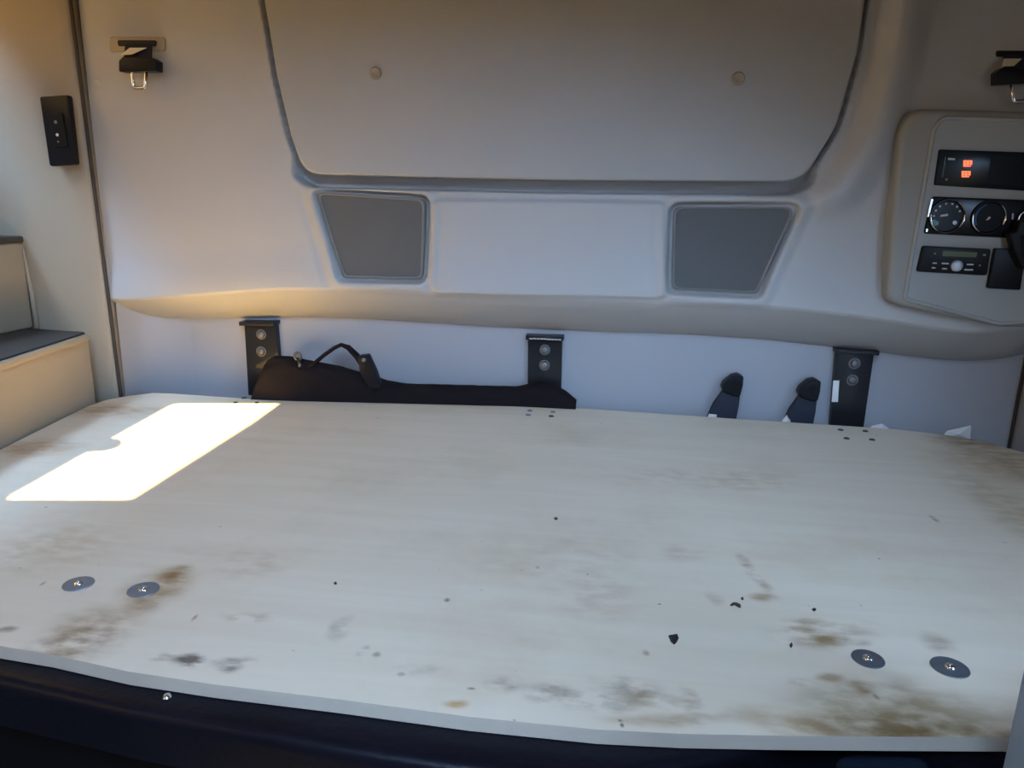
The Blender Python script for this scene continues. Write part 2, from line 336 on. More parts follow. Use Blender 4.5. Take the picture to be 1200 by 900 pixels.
# unseen tall closet wall, added to keep the right side dark
bm = NB(); box(bm, 0.17, 0.75, -0.45, -0.15, 0.0, ZC, 0.01); tag(obj('added_closet_wall_right', bm, M['cab_grey'], smooth=True, angle=40), kind='structure')
bm = NB(); box(bm, -0.95, -0.36, -0.36, -0.31, 0.0, ZC, 0.01); tag(obj('added_closet_wall_left', bm, M['cab_grey'], smooth=True, angle=40), kind='structure')  # unseen closet wall, added to keep front window light off the left
# unseen shelf over the rear wall, added to shade its upper part
bm = NB(); box(bm, XL, XR, 0.50, YW-0.08, 1.625, 1.665, 0.012); box(bm, XL, XR, 0.50, 0.53, 1.585, 1.665, 0.01); tag(obj('added_shade_shelf', bm, M['ceiling'], smooth=True, angle=40), kind='structure')
# latch on the sill of the sleeper window (throws the round notch in the sunlight)
q = [back_to_wall(*p) for p in [(84, 531), (100, 529), (118, 528), (131, 524), (138, 519), (134, 514), (124, 513), (117, 505), (60, 530)]]
bm = NB(); prism(bm, [(XL+0.012, a, b) for a, b in q], (-0.02, 0, 0))
tag(obj('window_1', bm, M['black']), kind='structure')

# front facing corner pillar left of the seam, and its mirror on the right
def pillar(name, prof, m):
    ln = lambda x, z: x+(0.018*max(0.0, 1.45-z)/0.85 if name == 'trim_4' else 0.0)
    bm = NB(); lo = [bm.verts.new((ln(x, 0), y, 0.0)) for x, y in prof]; N = 30
    prev = lo
    for k in range(1, N+1):
        cur = [bm.verts.new((ln(x, ZC*k/N), y, ZC*k/N)) for x, y in prof]
        for i in range(len(prof)-1): bm.faces.new((prev[i], prev[i+1], cur[i+1], cur[i]))
        prev = cur
    return tag(obj(name, bm, m, smooth=True), kind='structure')
SX = ony(85, 0, Y0).x                        # seam
prof = [(SX-0.006, YW), (SX-0.006, Y0+0.007), (SX-0.007, Y0-0.002), (SX-0.014, Y0-0.008)]
for k in range(1, 9): prof.append((SX-0.014-0.017*k, Y0-0.008-0.0035*k))
for k in range(1, 9):
    prof.append((SX-0.150-0.010*k, Y0-0.036))
prof += [(XL+0.04, Y0-0.04), (XL+0.012, Y0-0.065), (XL+0.003, Y0-0.10), (XL, Y0-0.12)]
pillar('trim_4', prof, M['plastic'])
SR = ony(1191, 470, YW).x
pillar('trim_5', [(SR+0.006, YW), (SR+0.006, 1.615), (SR+0.012, 1.605), (SR+0.03, 1.598), (SR+0.08, 1.57), (XR, 1.50)], M['vinyl_low'])
bm = NB(); tube(bm, [(SR+0.001, YW-0.003, 0.5), (SR+0.001, YW-0.003, 0.80)], 0.0035, 8)
tube(bm, [(SX-0.0035+0.018*max(0, 1.45-z)/0.85, Y0-0.002, z) for z in (0.5, 0.7, 0.9, 1.1, 1.3, 1.45, 1.62)], 0.0038, 8)
M['gasket'] = mat('gasket', (0.045, 0.034, 0.026), 0.7)
tag(obj('trim_6', bm, M['gasket']), kind='structure')

bm = NB(); pf = [(SX+0.016+0.11*(1-math.cos(a))**1.2, Y0+0.012+(YW-0.001-Y0-0.012)*math.sin(a)**0.9) for a in [math.pi/2*k/12 for k in range(13)]]
prev = None
for zz in (0.5, 0.6, 0.7, 0.86):
    cur = [bm.verts.new((a, b, zz)) for a, b in pf]
    if prev:
        for i in range(12): bm.faces.new((prev[i], prev[i+1], cur[i+1], cur[i]))
    prev = cur
tag(obj('trim_8', bm, M['vinyl_low'], smooth=True), kind='structure')

# ------------------------------------------------------------------ moulded upper rear panel
LOW = [(60, 356), (140, 362), (160, 369), (190, 373), (260, 373), (330, 371), (420, 373), (500, 378), (600, 384), (700, 388), (800, 391), (900, 398), (1000, 409), (1080, 419), (1130, 423), (1170, 421), (1200, 414), (1260, 396)]
LIP = [(60, 335), (140, 352), (200, 347), (260, 342), (330, 337), (420, 338), (500, 342), (600, 347), (700, 352), (800, 354), (900, 358), (1000, 368), (1080, 381), (1130, 388), (1200, 385), (1260, 370)]
low = np.array([(ony(a, b, YW).x, ony(a, b, YW).z) for a, b in LOW]); lip = np.array([(ony(a, b, Y0).x, ony(a, b, Y0).z) for a, b in LIP])
def sdf(P, X, Z):
    P = np.array(P); n = len(P); d = np.full(X.shape, 1e9); s = np.ones(X.shape)
    for i in range(n):
        a = P[i]; b = P[i-1]; ex, ez = b-a; wx, wz = X-a[0], Z-a[1]
        t = np.clip((wx*ex+wz*ez)/(ex*ex+ez*ez), 0, 1); d = np.minimum(d, (wx-ex*t)**2+(wz-ez*t)**2)
        c1 = Z >= a[1]; c2 = Z < b[1]; c3 = ex*wz > ez*wx
        s = np.where((c1 & c2 & c3) | (~c1 & ~c2 & ~c3), -s, s)
    return s*np.sqrt(d)
def sst(a, b, x): t = np.clip((x-a)/(b-a), 0, 1); return t*t*(3-2*t)
PANEL = rpoly(wp([(291, -120), (303, 0), (318, 90), (334, 160), (352, 208), (650, 214), (945, 216), (985, 150), (1010, 60), (1021, -20), (1035, -120)], Y0),
              [0, 0.1, 0.1, 0.15, 0.05, 0, 0.07, 0.15, 0.1, 0, 0], 6)
SPK_L = rpoly(wp([(367, 224), (498, 232), (495, 329), (399, 327)], Y0), [0.012, 0.018, 0.014, 0.012], 6)
SPK_R = rpoly(wp([(789, 241), (937, 241), (890, 346), (786, 341)], Y0), [0.018, 0.018, 0.014, 0.014], 6)
MID = rpoly(wp([(509, 236), (776, 239), (778, 348), (507, 342)], Y0), 0.014, 4)
NX, NR, NZ = 620, 16, 330
xs = np.linspace(SX+0.005, XR-0.01, NX)
zb = np.interp(xs, low[:, 0], low[:, 1]); zl = np.interp(xs, lip[:, 0], lip[:, 1])
ker = np.hanning(31); ker /= ker.sum()
zb = np.convolve(np.pad(zb, 15, 'edge'), ker, 'valid'); zl = np.convolve(np.pad(zl, 15, 'edge'), ker, 'valid')
zl = np.maximum(zl, zb+0.03)
ZT = 1.62
rows = []; rowh = []
D = YW-Y0
for k in range(NR+1):
    a = k/NR*math.pi/2; rows.append(zb+(zl-zb)*(1-math.cos(a))); rowh.append(np.full(NX, D*(0.24*math.sin(a)+0.76*(1-math.cos(a)))))
for k in range(1, NZ+1):
    rows.append(zl+(ZT-zl)*(k/NZ)); rowh.append(np.full(NX, D))
X = np.tile(xs, (len(rows), 1)); Z = np.array(rows); H = np.array(rowh)
dz = Z-np.tile(zl, (len(rows), 1))
H = H - 0.012*sst(0.0, 0.10, dz)             # face leans back a little above the lip
sp = sdf(PANEL, X, Z); lo_ = 1-sst(1.11, 1.17, Z); off = -0.001+0.019*lo_; H -= (0.024+0.022*lo_)*(1-sst(0.0, 0.004, sp-off))
H += 0.004*sst(0.0, 0.012, sp-off)*np.exp(-np.clip((sp-off), 0, 9)/0.02)*(1-sst(1.11, 1.17, Z))    # rolled rim under the panel
rt = sst(0.2, 0.4, X)*sst(1.03, 1.12, Z)
H += rt*(0.034*sst(0.010, 0.060, sp)-0.026*sst(0.065, 0.125, sp))
for S in (SPK_L, SPK_R):
    s = sdf(S, X, Z); H -= 0.020*(1-sst(0.0, 0.006, s-0.003)); H += 0.003*np.exp(-((s-0.014)/0.008)**2)*(s > 0)
    H -= 0.003*np.exp(-((s-0.034)/0.009)**2)
s = sdf(MID, X, Z); H += 0.006*(1-sst(-0.002, 0.008, s)); H -= 0.004*np.exp(-((s-0.012)/0.007)**2)
bx, bz = wp([(110, 96)], Y0)[0]; rr = np.hypot(X-bx, Z-bz); H += 0.003*(1-sst(0.008, 0.012, rr))-0.002*(1-sst(0.0, 0.006, rr))
H += 0.0015*np.sin(X*9+1)*np.cos(Z*7)
NRW = len(rows)
verts = np.stack([X, YW-H, Z], -1).reshape(-1, 3)
idx = np.arange(NRW*NX).reshape(NRW, NX)
faces = np.stack([idx[:-1, :-1], idx[:-1, 1:], idx[1:, 1:], idx[1:, :-1]], -1).reshape(-1, 4)
me = bpy.data.meshes.new('trim_1'); me.from_pydata(verts.tolist(), [], faces.tolist()); me.materials.append(M['vinyl'])
me.polygons.foreach_set('use_smooth', [True]*len(me.polygons))
o = bpy.data.objects.new('trim_1', me); C.objects.link(o); tag(o, kind='structure')
# roof lining above it
bm = NB(); box(bm, SX+0.005, XR-0.01, Y0, YW, ZT-0.002, ZC); tag(obj('trim_2', bm, M['vinyl']), kind='structure')

# the big inset panel
YP = Y0-0.004
def inset_y(): return YP
pan = thing('wall_panel', 'large padded beige panel with rounded lower corners set in the upper rear wall', 'panel', (-0.12, YP+0.02, 1.12))
P2 = rpoly(wp([(300, 0-120), (310, 0), (325, 90), (341, 158), (357, 204), (650, 211), (940, 213), (980, 148), (1005, 60), (1016, -20), (1029, -120)], Y0),
           [0, 0.1, 0.1, 0.15, 0.05, 0, 0.07, 0.15, 0.1, 0, 0], 6)
P2 = [(x, min(z, 1.60)) for x, z in P2]
bm = NB(); prism(bm, lift(P2, YP), (0, 0.018, 0), 0.007, 4)
obj('padded_cover', bm, M['fabric'], pan, smooth=True, angle=50)
for px, py in ((440, 86), (865, 92)):
    x, z = wp([(px, py)], YP)[0]
    bm = NB(); lathe(bm, [(0.0, 0.0015), (0.005, 0.0022), (0.009, 0.0045), (0.0115, 0.004), (0.013, 0)], (x, YP, z), (0, -1, 0))
    obj('fastener', bm, M['plastic'], pan, smooth=True)

# ------------------------------------------------------------------ speakers
def speaker(poly, label):
    YS = Y0+0.010
    cx = sum(p[0] for p in poly)/len(poly); cz = min(p[1] for p in poly)
    t = thing('speaker_cover', label, 'speaker cover', (cx, YS+0.01, cz), 'speaker covers in the rear wall')
    bm = NB()
    # shrink polygon about centre for the rim and grille
    c = Vector((cx, sum(p[1] for p in poly)/len(poly)))
    def sh(d): return [tuple(c+(Vector(p)-c)*(1-d/max((Vector(p)-c).length, 1e-3))) for p in poly]
    out, inn = sh(0.003), sh(0.010)
    n = len(poly); L = []
    for pl, y in ((out, YS+0.018), (out, YS+0.002), (sh(0.006), YS), (inn, YS+0.003), (inn, YS+0.018)):
        L.append([bm.verts.new((x, y, z)) for x, z in pl])
    for A, B in zip(L, L[1:]):
        for i in range(n): bm.faces.new((A[i], A[(i+1) % n], B[(i+1) % n], B[i]))
    obj('rim', bm, M['grille_rim'], t, smooth=True)
    bm = NB(); prism(bm, lift(sh(0.009), YS+0.0045), (0, 0.010, 0))
    obj('grille', bm, M['grille'], t)
M['grille_rim'] = mat('grille_rim', (0.19, 0.18, 0.165), 0.5)
speaker(SPK_L, 'grey trapezoid speaker cover above the black fabric bundle')
speaker(SPK_R, 'grey trapezoid speaker cover nearest the control console')

# ------------------------------------------------------------------ left side: ledge cabinet and upper cabinet
def lx(y): return -1.112+(1.5-y)*0.13
led = thing('ledge_cabinet', 'low tan cabinet with black top running along left side of the board', 'cabinet', (-1.2, 1.2, 0))
ZL = 0.772
bm = NB()
pl = [(lx(1.507), 1.507), (lx(0.55), 0.55), (XL+0.003, 0.55), (XL+0.003, Y0-0.037)]
prism(bm, [(x, y, ZL-0.012) for x, y in rpoly(pl, [0.012, 0.01, 0, 0], 5)], (0, 0, -(ZL-0.012)), 0.004, 2)
obj('body', bm, M['plastic'], led, smooth=True, angle=40)
pl = [(lx(1.507)+0.006, 1.508), (lx(0.55)+0.006, 0.545), (XL+0.003, 0.545), (XL+0.003, 1.513)]
bm = NB(); prism(bm, [(x, y, ZL) for x, y in rpoly(pl, [0.015, 0.01, 0, 0], 5)], (0, 0, -0.012), 0.003, 2)
obj('front_lip', bm, M['plastic'], led, smooth=True, angle=40)
pl = [(lx(1.507)-0.006, 1.507), (lx(0.55)-0.006, 0.55), (XL+0.004, 0.55), (XL+0.004, Y0-0.037)]
bm = NB(); prism(bm, [(x, y, ZL+0.004) for x, y in rpoly(pl, [0.012, 0.01, 0, 0], 5)], (0, 0, -0.006), 0.002, 2)
obj('top_mat', bm, M['dark_top'], led)
upc = thing('upper_cabinet', 'small tan box with black top standing on the ledge cabinet against left wall', 'cabinet', (-1.28, 1.2, ZL+0.004))
XU = -1.262
ZU = 0.972
bm = NB(); box(bm, XL+0.002, XU, 0.60, Y0-0.038, ZL+0.004, ZU-0.006, 0.006); obj('body', bm, M['plastic'], upc, smooth=True, angle=40)
bm = NB(); box(bm, XL+0.002, XU+0.003, 0.60, Y0-0.038, ZU-0.006, ZU+0.008, 0.004); obj('top_mat', bm, M['dark_top'], upc, smooth=True, angle=40)
bm = NB(); tube(bm, [(XU+0.008, Y0-0.041, ZL+0.004), (XU+0.006, Y0-0.041, ZL+0.08), (XU, Y0-0.041, ZU-0.03), (XU-0.006, Y0-0.041, ZU)], [0.006, 0.005, 0.004, 0.003], 10)
obj('corner_bead', bm, M['plastic'], upc, smooth=True)

# switch plate on the pillar
YSW = Y0-0.036
t = thing('switch_plate', 'tall black switch plate on the left corner pillar', 'switch', tuple(ony(66, 196, YSW+0.012)))
YSW = Y0-0.036
poly = rpoly(wp([(46, 113), (80, 111), (89, 193), (58, 195)], YSW-0.008), 0.006, 4)
bm = NB(); prism(bm, lift(poly, YSW-0.008), (0, 0.012, 0), 0.003, 2); obj('plate', bm, M['black'], t, smooth=True, angle=40)
poly = rpoly(wp([(58, 133), (73, 132), (79, 172), (65, 173)], YSW-0.011), 0.003, 3)
bm = NB(); prism(bm, lift(poly, YSW-0.0115), (0, 0.006, 0), 0.0015, 2); obj('rocker', bm, M['rubber'], t, smooth=True, angle=40)
for (px, py, rr, mm) in ((65, 143, 0.0035, 'mark_dim'), (67, 158, 0.0032, 'mark'), (68, 166, 0.002, 'mark_dim')):
    x, z = wp([(px, py)], YSW-0.012)[0]
    bm = NB(); lathe(bm, [(0, 0.0007), (rr, 0.0005), (rr, 0)], (x, YSW-0.0115, z), (0, -1, 0), 12); obj('symbol', bm, M[mm], t)

# ------------------------------------------------------------------ strap tongues at the top corners
def tongue(dx, dy, label, k=1.0):
    def P(px, py, y): return wp([(160+(px-160)*k+dx, 60+(py-60)*k+dy)], y)[0]
    def PL(l, y): return [P(a, b, y) for a, b in l]
    y = Y0+0.010
    t = thing('restraint_buckle', label, 'buckle', (P(161, 60, y)[0], y, P(161, 60, y)[1]), 'restraint buckles hanging at the top of rear wall')
    bm = NB(); prism(bm, lift(rpoly(PL([(128, 43), (193, 43), (193, 60), (128, 61)], y-0.003), 0.006, 4), y-0.003), (0, 0.01, 0), 0.002, 2)
    obj('mounting_plate', bm, M['plastic'], t, smooth=True, angle=40)
    bm = NB(); prism(bm, lift(rpoly(PL([(137, 47), (183, 47), (182, 54), (138, 54)], y-0.006), 0.004, 4), y-0.006), (0, 0.004, 0), 0.001, 1)
    obj('slot', bm, M['black'], t)
    # webbing leaves the slot and slopes forward to the tongue
    a = PL([(146, 51), (177, 51)], y-0.007); b = PL([(146, 69), (178, 69)], y-0.03)
    bm = NB(); f = [(a[0][0], y-0.005, a[0][1]), (a[1][0], y-0.005, a[1][1]), (b[1][0], y-0.032, b[1][1]), (b[0][0], y-0.032, b[0][1])]
    prism(bm, f, (0, 0.003, 0.0)); st = obj('strap', bm, M['webbing'], t)
    a = PL([(149, 55), (169, 55), (156, 64.5), (143, 65)], y-0.028)
    yy = [y-0.016, y-0.016, y-0.029, y-0.029]
    bm = NB(); prism(bm, [(p[0], q-0.004, p[1]) for p, q in zip(a, yy)], (0, 0.002, 0)); obj('tag', bm, M['tag'], t, smooth=False)
    bm = NB(); prism(bm, lift(rpoly(PL([(144, 66), (177, 67), (183, 71), (183, 83), (139, 84), (139, 71)], y-0.045), 0.003, 4), y-0.045), (0, 0.024, 0), 0.004, 3)
    obj('tongue_body', bm, M['black'], t, smooth=True, angle=40)
    bm = NB(); c = rpoly(PL([(154.5, 83), (171.5, 83), (170.5, 103), (157, 103.5)], y-0.034), [0, 0, 0.006, 0.006], 5)
    tube(bm, lift(c, y-0.034), 0.0040, 8, closed=True); obj('metal_tongue', bm, M['chrome'], t, smooth=True)
tongue(0, 0, 'black buckle with chrome loop hanging from the upper left rear wall')
tongue(1031, 13, 'black buckle with chrome loop hanging above the control console', 1.06)

# ------------------------------------------------------------------ control console
YC = Y0-0.030
con = thing('control_console', 'grey wall console with display, gauges and radio at right of rear wall', 'control panel', tuple(ony(1150, 380, Y0)))
out = rpoly(wp([(1072, 127), (1240, 131), (1232, 384), (1180, 384), (1060, 360), (1040, 352), (1046, 250), (1056, 150)], YC), [0.03, 0, 0.02, 0.03, 0.015, 0.02, 0, 0.05], 8)
bm = NB(); prism(bm, lift(out, YC), (0, 0.065, 0), 0.012, 4); obj('housing', bm, M['console'], con, smooth=True, angle=50)
inn = wp([(1104, 138), (1240, 141), (1234, 377), (1170, 379), (1060, 350), (1064, 325), (1094, 152)], YC)
rim = rpoly(inn, [0.02, 0, 0, 0.02, 0.012, 0, 0.02], 6)
bm = NB(); tube(bm, lift(rim, YC-0.001), 0.0045, 8, closed=True); obj('bead', bm, M['console_face'], con, smooth=True)
bm = NB(); prism(bm, lift(rim, YC-0.002), (0, 0.006, 0)); obj('face_plate', bm, M['console_face'], con)
def dev(name, pts, dep, m, r=0.004, bev=0.002):
    bm = NB(); prism(bm, lift(rpoly(wp(pts, YC-dep), r, 4), YC-dep), (0, dep+0.002, 0), bev, 2)
    return obj(name, bm, M[m], con, smooth=True, angle=40)
def onp(parent, name, pts, dep, m, r=0.0, th=0.0012):
    bm = NB(); q = wp(pts, YC-dep); prism(bm, lift(rpoly(q, r, 3) if r else q, YC-dep-th), (0, th+0.0003, 0))
    return obj(name, bm, M[m], parent)
dm = dev('display_module', [(1101, 175), (1226, 179), (1223, 225), (1095, 217)], 0.006, 'screen', 0.003)
# three digits / signs of the orange clock, made of seven-segment strokes
for (x0, y0) in ((1129, 188), (1127, 200.5)):
    for (a, b, c, d) in ((0, 0, 10, 1.7), (0, 2.9, 9.4, 1.7), (0, 5.8, 8.5, 1.5), (0, 0, 2.2, 7), (4, 0, 2.0, 7), (8, 0, 2.0, 5.2)):
        onp(dm, 'display_segment', [(x0+a, y0+b), (x0+a+c, y0+b+0.1), (x0+a+c-0.1, y0+b+d), (x0+a-0.1, y0+b+d)], 0.006, 'orange_led')
onp(dm, 'mode_mark', [(1111, 185), (1119, 185.4), (1118.7, 187.8), (1110.7, 187.4)], 0.006, 'mark')
onp(dm, 'scale_line', [(1107.5, 184), (1108.4, 184), (1104.6, 208), (1103.6, 208)], 0.006, 'mark_dim')
onp(dm, 'button_dot', [(1108, 209), (1110.5, 209.2), (1110, 211.5), (1107.6, 211.3)], 0.006, 'mark_dim')
onp(dm, 'window', [(1162, 182), (1224, 184), (1221, 220), (1157, 216)], 0.0062, 'glossy_black', 0.002)
gm = dev('gauge_module', [(1093, 230), (1226, 235), (1222, 281), (1083, 274)], 0.007, 'glossy_black', 0.006, 0.003)
onp(gm, 'chrome_edge', [(1091.2, 233), (1093.4, 233), (1088.3, 254), (1086.4, 254)], 0.0074, 'chrome')
onp(gm, 'chrome_edge', [(1085.2, 268), (1087.3, 268), (1086.8, 272), (1084.7, 271.6)], 0.0074, 'chrome')
def dial(px, py, rpx, parts):
    x, z = wp([(px, py)], YC-0.009)[0]; r = abs(wp([(px+rpx, py)], YC-0.009)[0][0]-x); y = YC-0.007
    bm = NB(); lathe(bm, [(0, 0.001), (r*0.86, 0.001), (r*0.92, 0.004), (r, 0.004), (r*1.04, 0)], (x, y, z), (0, -1, 0), 40)
    d = obj('dial', bm, M['glossy_black'], gm, smooth=True, angle=30)
    def arc(a0, a1, rad, th, m, nm):
        bm = NB(); pts = [(x+rad*r*math.cos(math.radians(a)), y-0.0045, z+rad*r*math.sin(math.radians(a))) for a in np.linspace(a0, a1, 18)]
        tube(bm, pts, [th*(0.35+0.65*math.sin(math.pi*(i+0.5)/18)) for i in range(18)], 6); obj(nm, bm, M[m], d, smooth=True)
    for p in parts: arc(*p)
    return d, x, y, z, r
d1, x, y, z, r = dial(1110, 253.5, 21, [(172, 245, 0.94, 0.0022, 'chrome', 'bright_arc'), (-40, 8, 0.94, 0.0022, 'chrome', 'bright_arc'), (20, 60, 0.95, 0.0009, 'silver', 'thin_arc')])
for a in (25, 50, 75, 102, 130, 155, 180):
    bm = NB(); lathe(bm, [(0, 0.001), (0.0018, 0.0008), (0.002, 0)], (x+0.74*r*math.cos(math.radians(a)), y-0.001, z+0.74*r*math.sin(math.radians(a))), (0, -1, 0), 8); obj('tick', bm, M['mark'], d1)
for (a, b, rr, mm) in ((-0.55, -0.42, 0.0048, 'teal'), (0.5, -0.36, 0.004, 'silver'), (-0.68, -0.3, 0.003, 'teal')):
    bm = NB(); lathe(bm, [(0, 0.001), (rr, 0.0006), (rr, 0)], (x+a*r, y-0.001, z+b*r), (0, -1, 0), 12); obj('symbol', bm, M[mm], d1)
bm = NB(); prism(bm, [(x-0.4*r, y-0.003, z-0.03*r), (x+0.02*r, y-0.003, z+0.02*r), (x+0.02*r, y-0.003, z+0.16*r), (x-0.36*r, y-0.003, z+0.07*r)], (0, 0.002, 0)); obj('needle', bm, M['mark'], d1)
d2, x, y, z, r = dial(1158.5, 255, 20.5, [(165, 245, 0.94, 0.0020, 'chrome', 'bright_arc'), (-25, 10, 0.94, 0.0022, 'chrome', 'bright_arc'), (10, 50, 0.95, 0.0008, 'silver', 'thin_arc'), (110, 215, 0.80, 0.0022, 'mark_blue', 'blue_scale')])
bm = NB(); prism(bm, [(x-0.12*r, y-0.003, z-0.16*r), (x+0.0*r, y-0.003, z-0.14*r), (x+0.12*r, y-0.003, z+0.02*r), (x+0.02*r, y-0.003, z+0.06*r)], (0, 0.002, 0)); obj('needle', bm, M['mark'], d2)
d3, x, y, z, r = dial(1203, 257, 11, [])
bm = NB(); tube(bm, [(x+r*0.95*math.cos(a), y-0.005, z+r*0.95*math.sin(a)) for a in np.linspace(0, 2*math.pi, 33)[:-1]], 0.0016, 6, closed=True); obj('chrome_ring', bm, M['chrome'], d3, smooth=True)
onp(gm, 'side_mark', [(1186, 250), (1187.6, 250), (1187, 257), (1185.4, 257)], 0.0074, 'silver')
rd = dev('radio', [(1082, 288), (1162, 292), (1157, 323), (1075, 318.5)], 0.010, 'black', 0.005, 0.003)
onp(rd, 'radio_display', [(1105, 294), (1145, 296), (1143.5, 301.5), (1104, 300)], 0.0102, 'green_led')
for (a, b, c, d, mm) in ((1094, 296, 2.5, 2, 'mark_dim'), (1152, 297.5, 3, 2.5, 'mark_dim'), (1093, 307.5, 4.5, 1.6, 'mark'), (1092, 313, 4, 1.6, 'mark'), (1103.5, 307.8, 8, 1.8, 'mark'),
                         (1104, 314, 5.5, 1.7, 'mark'), (1133, 309, 7.5, 1.8, 'mark'), (1130, 315.2, 10, 1.8, 'mark'), (1147, 310, 2, 2, 'mark_dim')):
    onp(rd, 'button', [(a, b), (a+c, b+0.15), (a+c-0.2, b+d), (a-0.2, b+d-0.15)], 0.0102, mm, th=0.0016)
x, z = wp([(1121, 311.5)], YC-0.012)[0]
bm = NB(); lathe(bm, [(0, 0.007), (0.0045, 0.0072), (0.0095, 0.0065), (0.0105, 0.005), (0.0108, 0)], (x, YC-0.010, z), (0, -1, 0), 24); kb = obj('volume_knob', bm, M['silver'], rd, smooth=True, angle=50)
dev('blank_plate', [(1167, 291), (1203, 292), (1196, 340), (1158, 338)], 0.012, 'black', 0.003, 0.002)
# handset hanging at the very edge of the frame
hs = thing('handset', 'black handset hooked over the console at the right picture edge', 'handset', tuple(ony(1200, 300, YC-0.02)))
bm = NB(); prism(bm, lift(rpoly(wp([(1183, 273), (1192, 271), (1196, 258), (1216, 256), (1222, 310), (1200, 316), (1189, 294)], YC-0.030), 0.006, 4), YC-0.030), (0, 0.018, 0), 0.004, 3)
obj('body', bm, M['black'], hs, smooth=True, angle=40)
bm = NB(); prism(bm, lift(rpoly(wp([(1196, 276), (1208, 275), (1210, 300), (1198, 301)], YC-0.032), 0.003, 4), YC-0.0315), (0, 0.003, 0), 0.001, 1)
obj('key_pad', bm, M['rubber'], hs)

# ------------------------------------------------------------------ plywood board
FRONT = [(-60, 747), (0, 757), (60, 767), (150, 787), (250, 802), (400, 820), (550, 840), (700, 855), (800, 860), (900, 862), (1000, 863), (1160, 864), (1178, 864)]
fr = [onz(a, b, ZB) for a, b in FRONT]
fl = Vector((lx(0.62)+0.012, 0.615, ZB))
BACK = [(1200, 531), (1150, 516), (1100, 508), (1050, 503), (850, 490), (690, 479), (560, 474), (460, 472), (300, 468), (200, 461), (180, 460)]
bk = [onz(a, b, ZB) for a, b in BACK]
outl = [fl]+fr+[Vector((0.86, 0.62, ZB)), Vector((SR+0.02, 0.70, ZB)), Vector((SR+0.015, 1.30, ZB)), Vector((SR-0.005, 1.45, ZB))]+bk
outl += [onz(150, 463.5, ZB), onz(125, 468, ZB), onz(100, 475, ZB), Vector((lx(1.36)+0.008, 1.36, ZB)), Vector((lx(1.15)+0.008, 1.15, ZB))]
outl = [Vector((max(v.x, lx(v.y)+0.006) if v.y > 0.7 else v.x, min(v.y, YW-0.004), v.z)) for v in outl]
bm = NB()
TH = 0.015
f = [bm.verts.new(v) for v in outl]; k = [bm.verts.new(v-Vector((0, 0, TH))) for v in outl]
ff = bm.faces.new(f); bm.faces.new(k[::-1]); n = len(f)
for i in range(n):
    q = bm.faces.new((f[i], k[i], k[(i+1) % n], f[(i+1) % n])); q.material_index = 1
bmesh.ops.bevel(bm, geom=list(ff.edges), offset=0.0035, segments=3, affect='EDGES', material=1)
bd = thing('plywood_board', 'large stained pale plywood board covering the whole bunk', 'board', (-0.1, 1.1, ZB-TH))
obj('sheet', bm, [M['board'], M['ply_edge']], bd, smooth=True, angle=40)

# fender washers with their screws
M['zinc_dark'] = mat('zinc_dark', (0.13, 0.145, 0.165), 0.42, metal=0.4, noise=0.25, nscale=60)
def washer(px, py, label, rr=0.0205):
    c = onz(px, py, ZB)
    t = thing('washer', label, 'washer', tuple(c), 'large zinc washers screwed to the board')
    bm = NB(); lathe(bm, [(0.004, 0.0002), (rr-0.0005, 0.0002), (rr, 0.0008), (rr-0.0004, 0.0018), (0.006, 0.0018), (0.004, 0.0006)], c, (0, 0, 1), 40)
    obj('disc', bm, M['zinc' if px < 600 else 'zinc_dark'], t, smooth=True, angle=30)
    bm = NB(); lathe(bm, [(0, 0.0028), (0.0022, 0.0030), (0.0024, 0.0042), (0.0050, 0.0036), (0.0062, 0.0018), (0.0062, 0.0010)], c, (0, 0, 1), 20)
    obj('screw_head', bm, M['chrome'], t, smooth=True, angle=40)
washer(92, 685, 'round zinc washer with screw, nearest the left edge of the board', 0.0175)
washer(168, 692, 'round zinc washer with screw beside a brown stain on the left', 0.018)
washer(1017, 773, 'round dark washer with screw, left one of the pair on the right of board', 0.0165)
washer(1113, 783, 'round dark washer with screw nearest the front right corner', 0.0185)

# screws along the rear edge
def screw(px, py, label, group, m='bolt_head', r=0.0062):
    c = onz(px, py, ZB)
    bm = NB(); lathe(bm, [(0, 0.0008), (0.0018, 0.0009), (0.0024, 0.0022), (r*0.8, 0.0020), (r, 0.0004), (r, -0.001)], c, (0, 0, 1), 18)
    o = obj('screw', bm, M[m], None, smooth=True, angle=50); tag(o, label, 'screw', group)
g = 'screws along the rear edge of the board'
screw(621, 481.5, 'screw head before the middle bracket, rear left of the four', g, 'zinc')
screw(619, 486.5, 'screw head before the middle bracket, front left of the four', g, 'zinc')
screw(648, 483, 'screw head before the middle bracket, rear right of the four', g, 'zinc')
screw(646, 488, 'screw head before the middle bracket, front right of the four', g, 'steel_dark')
screw(985, 504, 'dark screw head before the right bracket, rear left of the four', g, 'steel_dark')
screw(1014, 505.5, 'dark screw head before the right bracket, rear right of the four', g, 'steel_dark')
screw(992, 514, 'dark screw head before the right bracket, front left of the four', g, 'steel_dark')
screw(1022, 515.5, 'dark screw head before the right bracket, front right of the four', g, 'steel_dark')
screw(286, 466.5, 'dark screw head at the rear edge beside the left end of black fabric', g, 'steel_dark', 0.007)
screw(276, 472, 'dark screw head at the rear edge of the sunlit patch, left one', g, 'steel_dark', 0.005)
screw(301, 472, 'dark screw head at the rear edge of the sunlit patch, beneath black fabric', g, 'steel_dark', 0.005)

